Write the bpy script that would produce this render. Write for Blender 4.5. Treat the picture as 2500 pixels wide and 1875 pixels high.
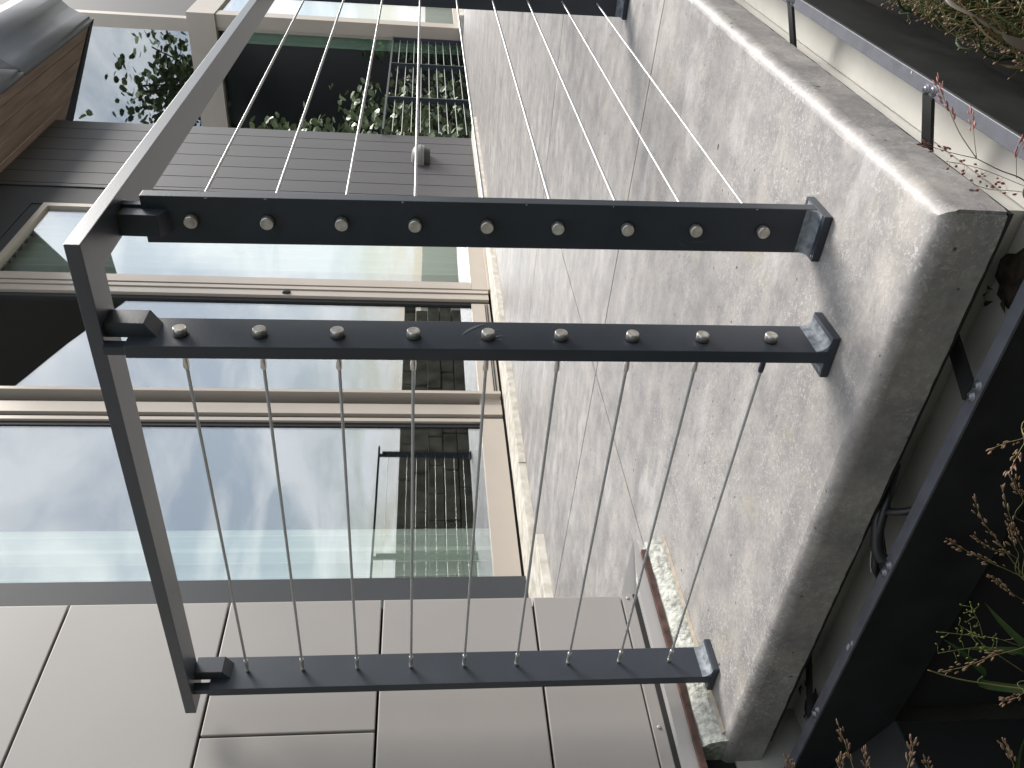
import bpy, bmesh, math, random
from mathutils import Vector, Matrix, noise as mnoise
random.seed(7)
R = math.radians
for o in list(bpy.data.objects): bpy.data.objects.remove(o)
scene = bpy.context.scene
COL = scene.collection

# ------------------------------------------------------------------ camera
cam_d = bpy.data.cameras.new('camera'); cam = bpy.data.objects.new('camera', cam_d); COL.objects.link(cam)
cam_d.sensor_fit = 'HORIZONTAL'; cam_d.sensor_width = 36.0; cam_d.lens = 36.0*2053.15/2500.0
cam_d.clip_start = 0.02; cam_d.clip_end = 3000
RT = Vector((0.80629452, 0.59139690, 0.01178390)); DN = Vector((0.07517730, -0.08269398, -0.99373542)); FW = Vector((-0.58671759, 0.80212930, -0.11113532))
# the phone was held on its side: picture right is down, picture up is the right hand
m = Matrix.Identity(4)
for i in range(3):
    m[i][0] = DN[i]; m[i][1] = RT[i]; m[i][2] = -FW[i]
m.translation = Vector((0, 0, 0.59)); cam.matrix_world = m
scene.camera = cam

# ------------------------------------------------------------------ sky, sun, exposure
SUN_TO = Vector((0.34, 0.74, 0.60)).normalized()
elev = math.asin(SUN_TO.z); azim = math.atan2(SUN_TO.x, SUN_TO.y)
world = bpy.data.worlds.new('World'); scene.world = world; world.use_nodes = True
nt = world.node_tree; nt.nodes.clear()
def wn(t, **k):
    n = nt.nodes.new(t)
    for a, b in k.items(): setattr(n, a, b)
    return n
sky = wn('ShaderNodeTexSky', sky_type='NISHITA', sun_disc=False, sun_elevation=elev, sun_rotation=azim, air_density=1.0, dust_density=1.0, ozone_density=1.2)
tc = wn('ShaderNodeTexCoord'); sep = wn('ShaderNodeSeparateXYZ'); nt.links.new(tc.outputs['Generated'], sep.inputs[0])
mx = wn('ShaderNodeMath', operation='MAXIMUM'); nt.links.new(sep.outputs['Z'], mx.inputs[0]); mx.inputs[1].default_value = 0.0
ad = wn('ShaderNodeMath', operation='ADD'); nt.links.new(mx.outputs[0], ad.inputs[0]); ad.inputs[1].default_value = 0.25
dv = wn('ShaderNodeVectorMath', operation='DIVIDE'); nt.links.new(tc.outputs['Generated'], dv.inputs[0])
cb = wn('ShaderNodeCombineXYZ')
for i in range(3): nt.links.new(ad.outputs[0], cb.inputs[i])
nt.links.new(cb.outputs[0], dv.inputs[1])
nz = wn('ShaderNodeTexNoise'); nz.inputs['Scale'].default_value = 2.7; nz.inputs['Detail'].default_value = 7; nz.inputs['Roughness'].default_value = 0.55
nz.inputs['Distortion'].default_value = 0.4
mpw = wn('ShaderNodeMapping'); mpw.inputs['Location'].default_value = (2.3, 0.4, 1.1); nt.links.new(dv.outputs[0], mpw.inputs[0]); nt.links.new(mpw.outputs[0], nz.inputs['Vector'])
rp = wn('ShaderNodeValToRGB'); rp.color_ramp.elements[0].position = 0.41; rp.color_ramp.elements[1].position = 0.62; rp.color_ramp.elements[0].color = (0.0, 0.0, 0.0, 1)
nt.links.new(nz.outputs['Fac'], rp.inputs[0])
mix = wn('ShaderNodeMix', data_type='RGBA'); nt.links.new(rp.outputs[0], mix.inputs['Factor'])
hz = wn('ShaderNodeMix', data_type='RGBA'); hz.inputs['Factor'].default_value = 0.55      # thin high haze
nt.links.new(sky.outputs[0], hz.inputs['A']); hz.inputs['B'].default_value = (5.6, 6.3, 7.2, 1)
nt.links.new(hz.outputs['Result'], mix.inputs['A']); mix.inputs['B'].default_value = (11.5, 11.6, 11.9, 1)
bg = wn('ShaderNodeBackground'); bg.inputs['Strength'].default_value = 0.085
nt.links.new(mix.outputs['Result'], bg.inputs['Color'])
wo = wn('ShaderNodeOutputWorld'); nt.links.new(bg.outputs[0], wo.inputs[0])

sun_d = bpy.data.lights.new('sun', 'SUN'); sun = bpy.data.objects.new('sun', sun_d); COL.objects.link(sun)
sun_d.energy = 3.6; sun_d.angle = R(26); sun_d.color = (1.0, 0.955, 0.90)
sun.rotation_euler = (-SUN_TO).to_track_quat('-Z', 'Y').to_euler(); sun.location = (6, 6, 12)
scene.view_settings.view_transform = 'Standard'; scene.view_settings.look = 'None'
scene.view_settings.exposure = 0.60; scene.view_settings.gamma = 1.0

# ------------------------------------------------------------------ materials
def mat(name, col, rough=0.6, metal=0.0, var=0.0, scale=20.0, bump=0.0, bscale=None, spec=0.5, col2=None, stretch=None, detail=4):
    mt = bpy.data.materials.new(name); mt.use_nodes = True; t = mt.node_tree; b = t.nodes['Principled BSDF']
    b.inputs['Roughness'].default_value = rough; b.inputs['Metallic'].default_value = metal
    b.inputs['Specular IOR Level'].default_value = spec
    b.inputs['Base Color'].default_value = (*col, 1)
    if var or col2 or bump:
        g = t.nodes.new('ShaderNodeNewGeometry'); mp = t.nodes.new('ShaderNodeMapping'); t.links.new(g.outputs['Position'], mp.inputs[0])
        if stretch: mp.inputs['Scale'].default_value = stretch
        n = t.nodes.new('ShaderNodeTexNoise'); n.inputs['Scale'].default_value = scale; n.inputs['Detail'].default_value = detail
        t.links.new(mp.outputs[0], n.inputs['Vector'])
        if var or col2:
            r = t.nodes.new('ShaderNodeValToRGB'); r.color_ramp.elements[0].position = 0.32; r.color_ramp.elements[1].position = 0.68
            c2 = col2 or tuple(min(1, c*(1+var)) for c in col); c1 = col if col2 else tuple(c*(1-var) for c in col)
            r.color_ramp.elements[0].color = (*c1, 1); r.color_ramp.elements[1].color = (*c2, 1)
            t.links.new(n.outputs['Fac'], r.inputs[0]); t.links.new(r.outputs[0], b.inputs['Base Color'])
        if bump:
            n2 = t.nodes.new('ShaderNodeTexNoise'); n2.inputs['Scale'].default_value = bscale or scale; n2.inputs['Detail'].default_value = 5
            t.links.new(mp.outputs[0], n2.inputs['Vector'])
            bp = t.nodes.new('ShaderNodeBump'); bp.inputs['Strength'].default_value = bump; bp.inputs['Distance'].default_value = 0.004
            t.links.new(n2.outputs['Fac'], bp.inputs['Height']); t.links.new(bp.outputs[0], b.inputs['Normal'])
    return mt

def concrete(name, flake=1.0):
    mt = bpy.data.materials.new(name); mt.use_nodes = True; t = mt.node_tree; b = t.nodes['Principled BSDF']; L = t.links.new
    def N(k, **kw):
        n = t.nodes.new(k)
        for a, v in kw.items(): setattr(n, a, v)
        return n
    g = N('ShaderNodeNewGeometry')
    def noise(scale, detail, stretch=(1, 1, 1), rough=0.55, dist=0.0):
        mp = N('ShaderNodeMapping'); mp.inputs['Scale'].default_value = stretch; L(g.outputs['Position'], mp.inputs[0])
        n = N('ShaderNodeTexNoise'); n.inputs['Scale'].default_value = scale; n.inputs['Detail'].default_value = detail
        n.inputs['Roughness'].default_value = rough; n.inputs['Distortion'].default_value = dist
        L(mp.outputs[0], n.inputs['Vector']); return n.outputs['Fac']
    def ramp(src, p0, c0, p1, c1):
        r = N('ShaderNodeValToRGB'); e = r.color_ramp.elements
        e[0].position = p0; e[1].position = p1; e[0].color = (*c0, 1); e[1].color = (*c1, 1); L(src, r.inputs[0]); return r.outputs[0]
    def mixc(f, a, bb, mode='MIX'):
        mm = N('ShaderNodeMix', data_type='RGBA', blend_type=mode)
        if isinstance(f, float): mm.inputs['Factor'].default_value = f
        else: L(f, mm.inputs['Factor'])
        for k, v in (('A', a), ('B', bb)):
            if isinstance(v, tuple): mm.inputs[k].default_value = (*v, 1)
            else: L(v, mm.inputs[k])
        return mm.outputs['Result']
    K = (0, 0, 0); W = (1, 1, 1)
    base = ramp(noise(2.6, 6, (1, 1, 1), 0.62), 0.34, (0.235, 0.225, 0.222), 0.66, (0.44, 0.415, 0.39))
    streak = ramp(noise(3.2, 4, (0.45, 3.2, 1)), 0.36, (0.25, 0.241, 0.242), 0.66, (0.42, 0.392, 0.365))
    c = mixc(0.5, base, streak)
    mott = ramp(noise(14, 4), 0.33, (0.74, 0.74, 0.76), 0.67, (1.18, 1.16, 1.13)); c = mixc(0.85, c, mott, 'MULTIPLY')
    fine = ramp(noise(85, 3), 0.35, (0.88, 0.88, 0.88), 0.65, (1.09, 1.09, 1.09)); c = mixc(0.8, c, fine, 'MULTIPLY')
    ylw = ramp(noise(6.5, 5, (1, 1, 1), 0.65), 0.60, K, 0.72, (0.55, 0.55, 0.55)); c = mixc(ylw, c, (0.40, 0.36, 0.25))
    # pale worm-like flakes of laitance, patchy
    ab = N('ShaderNodeMath', operation='SUBTRACT'); L(noise(84, 2.0, (1, 1, 1), 0.55, 0.6), ab.inputs[0]); ab.inputs[1].default_value = 0.52
    ab2 = N('ShaderNodeMath', operation='ABSOLUTE'); L(ab.outputs[0], ab2.inputs[0])
    br = ramp(noise(60, 3), 0.50, K, 0.56, W)
    f0 = ramp(ab2.outputs[0], 0.012, W, 0.030, K)
    fm = N('ShaderNodeMath', operation='MULTIPLY'); L(f0, fm.inputs[0]); L(br, fm.inputs[1])
    fl2 = ramp(noise(150, 2, (1, 1, 1), 0.5, 1.0), 0.58, K, 0.64, W)
    fx = N('ShaderNodeMath', operation='MAXIMUM'); L(fm.outputs[0], fx.inputs[0]); L(fl2, fx.inputs[1]); f1 = fx.outputs[0]
    patch = ramp(noise(5.0, 5, (1, 1, 1), 0.68), 0.42, (0.16, 0.16, 0.16), 0.62, W)
    sxyz = N('ShaderNodeSeparateXYZ'); L(g.outputs['Position'], sxyz.inputs[0])
    near = ramp(sxyz.outputs['Y'], 0.0, W, 1.0, W)
    mr = N('ShaderNodeMapRange'); mr.inputs['From Min'].default_value = 1.0; mr.inputs['From Max'].default_value = 2.6; mr.inputs['To Min'].default_value = 1.0*flake; mr.inputs['To Max'].default_value = 0.15*flake
    L(sxyz.outputs['Y'], mr.inputs['Value'])
    a = N('ShaderNodeMath', operation='MULTIPLY'); L(f1, a.inputs[0]); L(patch, a.inputs[1])
    a2 = N('ShaderNodeMath', operation='MULTIPLY'); L(a.outputs[0], a2.inputs[0]); L(mr.outputs[0], a2.inputs[1])
    a3 = N('ShaderNodeMath', operation='MULTIPLY'); L(a2.outputs[0], a3.inputs[0]); a3.inputs[1].default_value = 0.60
    c = mixc(a3.outputs[0], c, (0.66, 0.65, 0.615))
    stain = ramp(noise(4.2, 7, (0.7, 1.3, 1), 0.72), 0.54, K, 0.70, (0.75, 0.75, 0.75)); c = mixc(stain, c, (0.55, 0.532, 0.51))
    damp = ramp(noise(3.4, 6, (1.2, 0.8, 1), 0.66), 0.30, (0.62, 0.62, 0.62), 0.44, K); c = mixc(damp, c, (0.17, 0.163, 0.16))
    pits = ramp(noise(55, 2, (1, 1, 1), 0.4), 0.24, W, 0.28, K); c = mixc(pits, c, (0.07, 0.065, 0.06))
    L(c, b.inputs['Base Color']); b.inputs['Roughness'].default_value = 0.50; b.inputs['Specular IOR Level'].default_value = 0.5
    bp = N('ShaderNodeBump'); bp.inputs['Strength'].default_value = 0.28; bp.inputs['Distance'].default_value = 0.0015
    h = N('ShaderNodeMath', operation='ADD'); L(noise(160, 4), h.inputs[0]); L(a3.outputs[0], h.inputs[1])
    L(h.outputs[0], bp.inputs['Height']); L(bp.outputs[0], b.inputs['Normal'])
    return mt

def glass(name, tint=(0.93, 0.965, 0.945), base=0.28):
    mt = bpy.data.materials.new(name); mt.use_nodes = True; t = mt.node_tree; t.nodes.remove(t.nodes['Principled BSDF']); L = t.links.new
    tr = t.nodes.new('ShaderNodeBsdfTransparent'); tr.inputs[0].default_value = (*tint, 1)
    gl = t.nodes.new('ShaderNodeBsdfGlossy'); gl.inputs['Roughness'].default_value = 0.0; gl.inputs['Color'].default_value = (0.93, 0.96, 1.0, 1)
    n = t.nodes.new('ShaderNodeTexNoise'); n.inputs['Scale'].default_value = 1.3; n.inputs['Detail'].default_value = 1
    g = t.nodes.new('ShaderNodeNewGeometry'); L(g.outputs['Position'], n.inputs['Vector'])
    bp = t.nodes.new('ShaderNodeBump'); bp.inputs['Strength'].default_value = 0.06; bp.inputs['Distance'].default_value = 0.01
    L(n.outputs['Fac'], bp.inputs['Height']); L(bp.outputs[0], gl.inputs['Normal'])
    lwn = t.nodes.new('ShaderNodeLayerWeight'); lwn.inputs['Blend'].default_value = 0.5
    pw = t.nodes.new('ShaderNodeMath'); pw.operation = 'POWER'; L(lwn.outputs['Facing'], pw.inputs[0]); pw.inputs[1].default_value = 3.0
    ma = t.nodes.new('ShaderNodeMath'); ma.operation = 'MULTIPLY_ADD'; ma.inputs[1].default_value = 1-base; ma.inputs[2].default_value = base; ma.use_clamp = True
    L(pw.outputs[0], ma.inputs[0])
    mxs = t.nodes.new('ShaderNodeMixShader'); L(ma.outputs[0], mxs.inputs[0]); L(tr.outputs[0], mxs.inputs[1]); L(gl.outputs[0], mxs.inputs[2])
    L(mxs.outputs[0], t.nodes['Material Output'].inputs['Surface'])
    return mt

M = {}
M['steel'] = mat('dark_blue_grey_paint', (0.037, 0.045, 0.059), 0.44, 0, 0.14, 9, 0.08, 350)
M['rail'] = mat('satin_rail_paint', (0.037, 0.045, 0.059), 0.44, 0, 0.14, 9, 0.08, 350)
_b = M['rail'].node_tree.nodes['Principled BSDF']; _b.inputs['Coat Weight'].default_value = 0.7; _b.inputs['Coat Roughness'].default_value = 0.36
M['weld'] = mat('chalky_weld_paint', (0.105, 0.12, 0.14), 0.7, 0, col2=(0.34, 0.37, 0.40), scale=70, bump=0.3, bscale=90)
M['smudge'] = mat('dusty_paint', (0.075, 0.085, 0.095), 0.7)
M['scuff'] = mat('scuffed_paint', (0.13, 0.145, 0.16), 0.75)
M['stainless'] = mat('stainless_steel', (0.74, 0.71, 0.67), 0.30, 0.75, 0.10, 160)
M['stain_face'] = mat('stained_steel_face', (0.80, 0.77, 0.71), 0.45, 0.1, col2=(0.52, 0.43, 0.35), scale=90)
M['cable'] = mat('galvanised_wire', (0.56, 0.57, 0.57), 0.40, 0.65, 0.08, 200)
M['sleeve'] = mat('blue_black_sleeve', (0.03, 0.035, 0.06), 0.5)
M['concrete'] = concrete('weathered_concrete')
M['granite'] = mat('split_granite', (0.30, 0.305, 0.27), 0.8, 0, col2=(0.68, 0.68, 0.62), scale=85, bump=1.0, bscale=110, detail=6)
M['sill'] = mat('pale_granite_sill', (0.50, 0.46, 0.38), 0.75, 0, col2=(0.76, 0.73, 0.65), scale=16, bump=0.5, bscale=60, detail=6)
M['mortar'] = mat('tan_mortar', (0.36, 0.31, 0.25), 0.9, 0, 0.2, 60)
M['rust'] = mat('rust_brown_strip', (0.045, 0.022, 0.018), 0.85, 0, col2=(0.12, 0.065, 0.052), scale=40, bump=0.4)
M['panel'] = mat('warm_grey_panel', (0.345, 0.325, 0.308), 0.45, 0, 0.05, 2.0, 0.03, 600)
M['flash'] = mat('light_grey_flashing', (0.44, 0.43, 0.42), 0.38, 0.25, 0.06, 6)
M['joint'] = mat('dark_joint', (0.02, 0.02, 0.02), 0.9)
M['trim'] = mat('charcoal_trim', (0.034, 0.038, 0.045), 0.6, 0, 0.06, 4, 0.05, 60)
M['frame'] = mat('champagne_anodised', (0.50, 0.445, 0.385), 0.40, 0.15, 0.03, 5)
M['gasket'] = mat('black_gasket', (0.02, 0.02, 0.02), 0.6)
M['glass'] = glass('window_glass')
M['glass_dark'] = glass('tinted_window_glass', (0.72, 0.82, 0.77), 0.16)
M['curtain'] = mat('white_sheer_curtain', (0.90, 0.93, 0.86), 0.9)
M['room'] = mat('dim_interior', (0.045, 0.045, 0.045), 0.9)
M['siding'] = mat('charcoal_siding', (0.062, 0.060, 0.066), 0.5, 0, 0.07, 3, 0.06, 40, stretch=(1, 1, 0.2))
M['soffit'] = mat('cedar_soffit', (0.21, 0.15, 0.12), 0.6, 0, col2=(0.33, 0.245, 0.20), scale=3.0, stretch=(6, 0.5, 1))
M['fascia'] = mat('grey_metal_fascia', (0.17, 0.18, 0.205), 0.5, 0.0, 0.03, 4)
M['roof'] = mat('dark_roof', (0.06, 0.06, 0.062), 0.8)
M['wing'] = mat('dark_grey_cladding', (0.055, 0.053, 0.055), 0.6, 0, 0.05, 2)
M['black'] = mat('black_steel_plate', (0.016, 0.017, 0.018), 0.55, 0, 0.35, 14, 0.05, 80)
M['edge'] = mat('worn_grey_edging', (0.10, 0.104, 0.122), 0.42, 0, 0.18, 30, 0.08, 120)
M['screw'] = mat('painted_screw', (0.22, 0.23, 0.25), 0.35, 0.6)
M['membrane'] = mat('off_white_liner', (0.58, 0.565, 0.52), 0.32, 0, 0.10, 7, 0.03, 8)
M['hose'] = mat('black_hose', (0.018, 0.018, 0.02), 0.38)
M['print'] = mat('white_hose_print', (0.42, 0.42, 0.42), 0.7)
M['litter'] = mat('dark_leaf_litter', (0.022, 0.017, 0.012), 0.9, 0, col2=(0.07, 0.052, 0.035), scale=60, bump=1.0, bscale=90)
M['soil'] = mat('dark_soil', (0.010, 0.008, 0.006), 0.95, 0, col2=(0.03, 0.024, 0.018), scale=30, bump=1.0, bscale=40)
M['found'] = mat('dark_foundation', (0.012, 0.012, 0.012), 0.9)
M['stalk'] = mat('dry_green_stem', (0.13, 0.15, 0.05), 0.6, 0, col2=(0.24, 0.19, 0.08), scale=12)
M['stalkp'] = mat('purple_brown_stem', (0.17, 0.12, 0.085), 0.6)
M['seed_tan'] = mat('tan_pink_seed', (0.24, 0.17, 0.095), 0.6, 0, col2=(0.25, 0.13, 0.10), scale=60)
M['seed_pink'] = mat('dusky_pink_seed', (0.28, 0.10, 0.085), 0.55, 0, col2=(0.44, 0.20, 0.16), scale=70)
M['seed_green'] = mat('green_seed', (0.20, 0.24, 0.06), 0.6)
M['blade'] = mat('grass_blade', (0.035, 0.075, 0.022), 0.5, 0, col2=(0.085, 0.135, 0.045), scale=9)
M['blade_dry'] = mat('dry_grass_blade', (0.16, 0.12, 0.05), 0.6, 0, col2=(0.28, 0.19, 0.10), scale=14)
M['blade_purple'] = mat('purple_tipped_blade', (0.05, 0.095, 0.03), 0.5, 0, col2=(0.17, 0.105, 0.10), scale=9.0)
M['leaf'] = mat('vine_leaf', (0.085, 0.13, 0.055), 0.42, 0, col2=(0.20, 0.25, 0.13), scale=6)
M['bark'] = mat('brown_bark', (0.06, 0.045, 0.03), 0.9)
M['added_hedge'] = mat('dark_hedge', (0.012, 0.024, 0.010), 0.7, 0, col2=(0.035, 0.06, 0.022), scale=3)
M['stonewall'] = mat('garden_stone', (0.10, 0.09, 0.07), 0.85, 0, col2=(0.30, 0.27, 0.20), scale=2.2, bump=1.0, bscale=6)
M['lamp'] = mat('grey_lamp_shell', (0.19, 0.19, 0.185), 0.5)
M['lamp_dark'] = mat('dark_lamp_underside', (0.03, 0.03, 0.03), 0.5)
M['lawn'] = mat('rough_ground', (0.03, 0.035, 0.016), 0.95, 0, col2=(0.085, 0.085, 0.04), scale=8, bump=1.0, bscale=30)

# ------------------------------------------------------------------ mesh helpers
class MB:
    def __init__(s): s.v = []; s.f = []; s.mi = []
    def add(s, vs, fs, mi=0):
        o = len(s.v); s.v += [tuple(p) for p in vs]; s.f += [tuple(i+o for i in f) for f in fs]; s.mi += [mi]*len(fs); return s
    def box(s, x0, x1, y0, y1, z0, z1, mi=0, sh=None):
        x0, x1 = min(x0, x1), max(x0, x1); y0, y1 = min(y0, y1), max(y0, y1); z0, z1 = min(z0, z1), max(z0, z1)
        vs = [(x, y, z) for x in (x0, x1) for y in (y0, y1) for z in (z0, z1)]
        if sh: vs = [sh(p) for p in vs]
        return s.add(vs, [(0, 1, 3, 2), (4, 6, 7, 5), (0, 4, 5, 1), (2, 3, 7, 6), (0, 2, 6, 4), (1, 5, 7, 3)], mi)
    def prism(s, poly, a, b, axis='z', mi=0):
        n = len(poly)
        def P(p, w):
            return {'z': (p[0], p[1], w), 'y': (p[0], w, p[1]), 'x': (w, p[0], p[1])}[axis]
        vs = [P(p, a) for p in poly]+[P(p, b) for p in poly]
        fs = [tuple(range(n))[::-1], tuple(range(n, 2*n))]+[(i, (i+1) % n, n+(i+1) % n, n+i) for i in range(n)]
        return s.add(vs, fs, mi)
    def tube(s, path, r, n=8, mi=0, cap=True):
        path = [Vector(p) for p in path]; k = len(path); rs = r if isinstance(r, (list, tuple)) else [r]*k
        ref = None; rings = []
        for i, p in enumerate(path):
            d = (path[min(i+1, k-1)]-path[max(i-1, 0)]).normalized()
            if ref is None: ref = d.orthogonal().normalized()
            ref = (ref-d*ref.dot(d)).normalized(); q = d.cross(ref)
            rings.append([p+(ref*math.cos(2*math.pi*j/n)+q*math.sin(2*math.pi*j/n))*rs[i] for j in range(n)])
        vs = [p for g in rings for p in g]; fs = []
        for i in range(k-1):
            for j in range(n): fs.append((i*n+j, i*n+(j+1) % n, (i+1)*n+(j+1) % n, (i+1)*n+j))
        if cap: fs += [tuple(range(n))[::-1], tuple(range((k-1)*n, k*n))]
        return s.add(vs, fs, mi)
    def build(s, name, m, parent=None, bevel=0, seg=2, smooth=False, xf=None):
        me = bpy.data.meshes.new(name); me.from_pydata(s.v, [], s.f)
        ms = m if isinstance(m, (list, tuple)) else [m]
        for k in ms: me.materials.append(M[k])
        if len(ms) > 1: me.polygons.foreach_set('material_index', s.mi)
        bm = bmesh.new(); bm.from_mesh(me); bmesh.ops.recalc_face_normals(bm, faces=bm.faces)
        if bevel: bmesh.ops.bevel(bm, geom=[e for e in bm.edges], offset=bevel, segments=seg, affect='EDGES', profile=0.6, clamp_overlap=True)
        if smooth:
            for f in bm.faces: f.smooth = True
        bm.to_mesh(me); bm.free(); me.update()
        return link(name, me, parent)
def link(name, me, parent=None):
    o = bpy.data.objects.new(name, me); COL.objects.link(o)
    if parent is not None: o.parent = parent
    return o
def thing(name, label, cat, group=None):
    o = bpy.data.objects.new(name, None); COL.objects.link(o); o.empty_display_size = 0.1; return tag(o, label, cat, group)
def tag(o, label=None, cat=None, group=None, kind=None):
    if label: o['label'] = label
    if cat: o['category'] = cat
    if group: o['group'] = group
    if kind: o['kind'] = kind
    return o
def box(name, m, parent, *a, bevel=0.0, **k): return MB().box(*a, **k).build(name, m, parent, bevel)

# ------------------------------------------------------------------ ground
g = MB(); N = 40
g.add([(-400, -400, -0.75), (400, -400, -0.75), (400, 400, -0.75), (-400, 400, -0.75)], [(0, 1, 2, 3)])
tag(g.build('ground', 'lawn'), 'rough dark planted ground around the raised terrace', kind='structure')
sb = MB()
nx, ny = 40, 26
vs = []; fs = []
for i in range(nx+1):
    for j in range(ny+1):
        x = -2.2+4.4*i/nx; y = -1.2+5.2*j/ny
        vs.append((x, y, -0.735+0.035*mnoise.noise(Vector((x*4, y*4, 1)))+0.012*mnoise.noise(Vector((x*17, y*17, 3)))))
for i in range(nx):
    for j in range(ny): a = i*(ny+1)+j; fs.append((a, a+ny+1, a+ny+2, a+1))
sb.add(vs, fs); tag(sb.build('soil_bed', 'soil'), 'dark bare soil bed below the terrace edge', kind='structure')

# ------------------------------------------------------------------ terrace of cast concrete slabs
terr = bpy.data.objects.new('terrace', None); COL.objects.link(terr); tag(terr, 'weathered grey concrete terrace floor with rounded outer edge', kind='structure')
EX, EY = -0.3625, 0.838
def add_slab(x0, x1, yl0, yl1, yr0, yr1, rr=False, rf=False):
    bm = bmesh.new(); T = 0.08; G = 0.0034
    P = [(x0+(0 if x0 < -3 else G), yl0+(0 if rf else G)), (x1-(0 if rr else G), yr0+(0 if rf else G)), (x1-(0 if rr else G), yr1-G), (x0+(0 if x0 < -3 else G), yl1-G)]
    vb = [bm.verts.new((x, y, -T)) for x, y in P]; vt = [bm.verts.new((x, y, 0)) for x, y in P]
    bm.faces.new(vb[::-1]); bm.faces.new(vt); sides = []
    for i in range(4): bm.faces.new((vb[i], vb[(i+1) % 4], vt[(i+1) % 4], vt[i]))
    bm.normal_update()
    def top(i, j): return bm.edges.get((vt[i], vt[j]))
    er, ef = top(1, 2), top(0, 1)
    vert = bm.edges.get((vb[1], vt[1]))
    geo = ([er] if rr else [])+([ef] if rf else [])
    if geo: bmesh.ops.bevel(bm, geom=geo, offset=0.019, segments=5, affect='EDGES', profile=0.5, clamp_overlap=True)
    if rr and rf:
        es = [e for e in bm.edges if abs(e.verts[0].co.x-x1) < .02 and abs(e.verts[0].co.y-yr0) < .02 and abs(e.verts[1].co.x-x1) < .001 and abs(e.verts[1].co.y-yr0) < .001 and abs(e.verts[0].co.z-e.verts[1].co.z) > .03]
        if es: bmesh.ops.bevel(bm, geom=es, offset=0.004, segments=2, affect='EDGES', clamp_overlap=True)
    if geo:
        for zc in (-.021, -.078): bmesh.ops.bisect_plane(bm, geom=bm.verts[:]+bm.edges[:]+bm.faces[:], plane_co=(0, 0, zc), plane_no=(0, 0, 1))
        bm.normal_update()
        long = [e for e in bm.edges if e.calc_length() > .4 and (all(abs(v.co.x-x1) < .021 for v in e.verts) and rr or all(abs(v.co.y-yr0) < .021 for v in e.verts) and rf)]
        L_ = max(e.calc_length() for e in long)
        bmesh.ops.subdivide_edges(bm, edges=long, cuts=int(L_/.011), use_grid_fill=True)
        bm.normal_update()
        for v in bm.verts:
            if v.co.z > -.0002: continue
            d = .0011*mnoise.noise(v.co*55)+.0016*mnoise.noise(v.co*14)
            cd = math.hypot(v.co.x-EX, v.co.y-EY)
            if cd < .05: d -= .005*max(0, mnoise.noise(v.co*70)+.25)*(1-cd/.05)
            v.co += v.normal*d
    bm.normal_update()
    for f in bm.faces: f.smooth = len(geo) > 0 and f.calc_area() < .002
    if geo:
        for e in bm.edges:
            if len(e.link_faces) == 2 and e.calc_face_angle(0) > .75: e.smooth = False
    me = bpy.data.meshes.new('slab'); bm.to_mesh(me); bm.free(); me.materials.append(M['concrete'])
    o = link('concrete_slab', me, terr)
    return o
J1 = lambda x: 2.155-0.0605*x      # first cross joint, slightly askew
ys = [None, J1, lambda x: J1(x)+1.53, lambda x: J1(x)+3.06, lambda x: J1(x)+4.6, lambda x: J1(x)+6.2, lambda x: J1(x)+8.6, lambda x: J1(x)+11.5]
XB = (-3.24, -1.60, EX)
for k in range(7):
    for c in range(2):
        x0, x1 = XB[c], XB[c+1]
        lo = (lambda x: EY) if k == 0 else ys[k]
        add_slab(x0, x1, lo(x0), ys[k+1](x0), lo(x1), ys[k+1](x1), rr=(c == 1), rf=(k == 0 and c == 1))
# black lip strip that paints the shadow line under the slab nose and the off-white liner wall that carries it
lw = thing('curb_wall', 'off white liner wall set back under the concrete slab nose', 'wall')
LO = 0.10; LR = 0.04
box('liner_floor', 'membrane', lw, EX-LR+.001, -.302, EY+LO, 9.0, -.185, -.18); box('liner_floor', 'membrane', lw, -1.50, -.302, .783, EY+LO-.001, -.185, -.18)
w = MB(); w.box(EX-LR-.015, EX-LR, EY+LO+.015, 9.0, -0.75, -0.087); w.build('liner', 'membrane', lw)
w = MB(); w.box(-1.50, EX-LR, EY+LO, EY+LO+.015, -0.75, -0.087); w.build('liner', 'membrane', lw)
box('liner_return', 'membrane', lw, -1.5172, -1.512, .785, 1.20, -.75, -.03)
box('shadow_lip_strip', 'gasket', lw, EX-0.045, EX-0.003, EY+0.0405, 9.0, -0.0868, -0.0802)
box('shadow_lip_strip', 'gasket', lw, -1.45, EX-0.003, EY+0.003, EY+0.040, -0.0868, -0.0802)

# ------------------------------------------------------------------ steel edging below the slab
ed = thing('steel_edging', 'grey steel edging angle with black face braced off the slab', 'edging')
FZ = -0.10
xi, xo = -0.3165, -0.2965; yi, yo = 0.798, 0.7775
xl = -1.288; xw = -1.498
MB().prism([(xi, 9.0), (xi, yi), (xw, yi), (xw, yo), (xo, yo), (xo, 9.0)], FZ-.005, FZ).build('top_flange', 'edge', ed, 0.0012)
MB().box(xo-.004, xo, yo+.004, 9.0, -0.198, FZ-.0055).build('face_plate', 'black', ed)
MB().box(xo-.009, xo-.003, yo+.004, 9.0, -0.247, -0.199).build('lower_plate', 'black', ed)
MB().box(xw, xo, yo, yo+.004, -0.247, FZ-.0055).build('face_plate', 'black', ed)
MB().add([(xw, -1.0, -.15), (xl, -1.0, -.247), (xl, yo-.001, -.247), (xw, yo-.001, -.15), (xw, -1.0, -.154), (xl, -1.0, -.251), (xl, yo-.001, -.251), (xw, yo-.001, -.154)], [(0, 1, 2, 3), (4, 7, 6, 5), (0, 4, 5, 1), (1, 5, 6, 2), (2, 6, 7, 3), (3, 7, 4, 0)]).build('sloped_cover', 'black', ed)
MB().box(xw, xl-.004, -1.0, yo-.002, -0.75, -.2515).build('inner_plate', 'found', ed)
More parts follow.
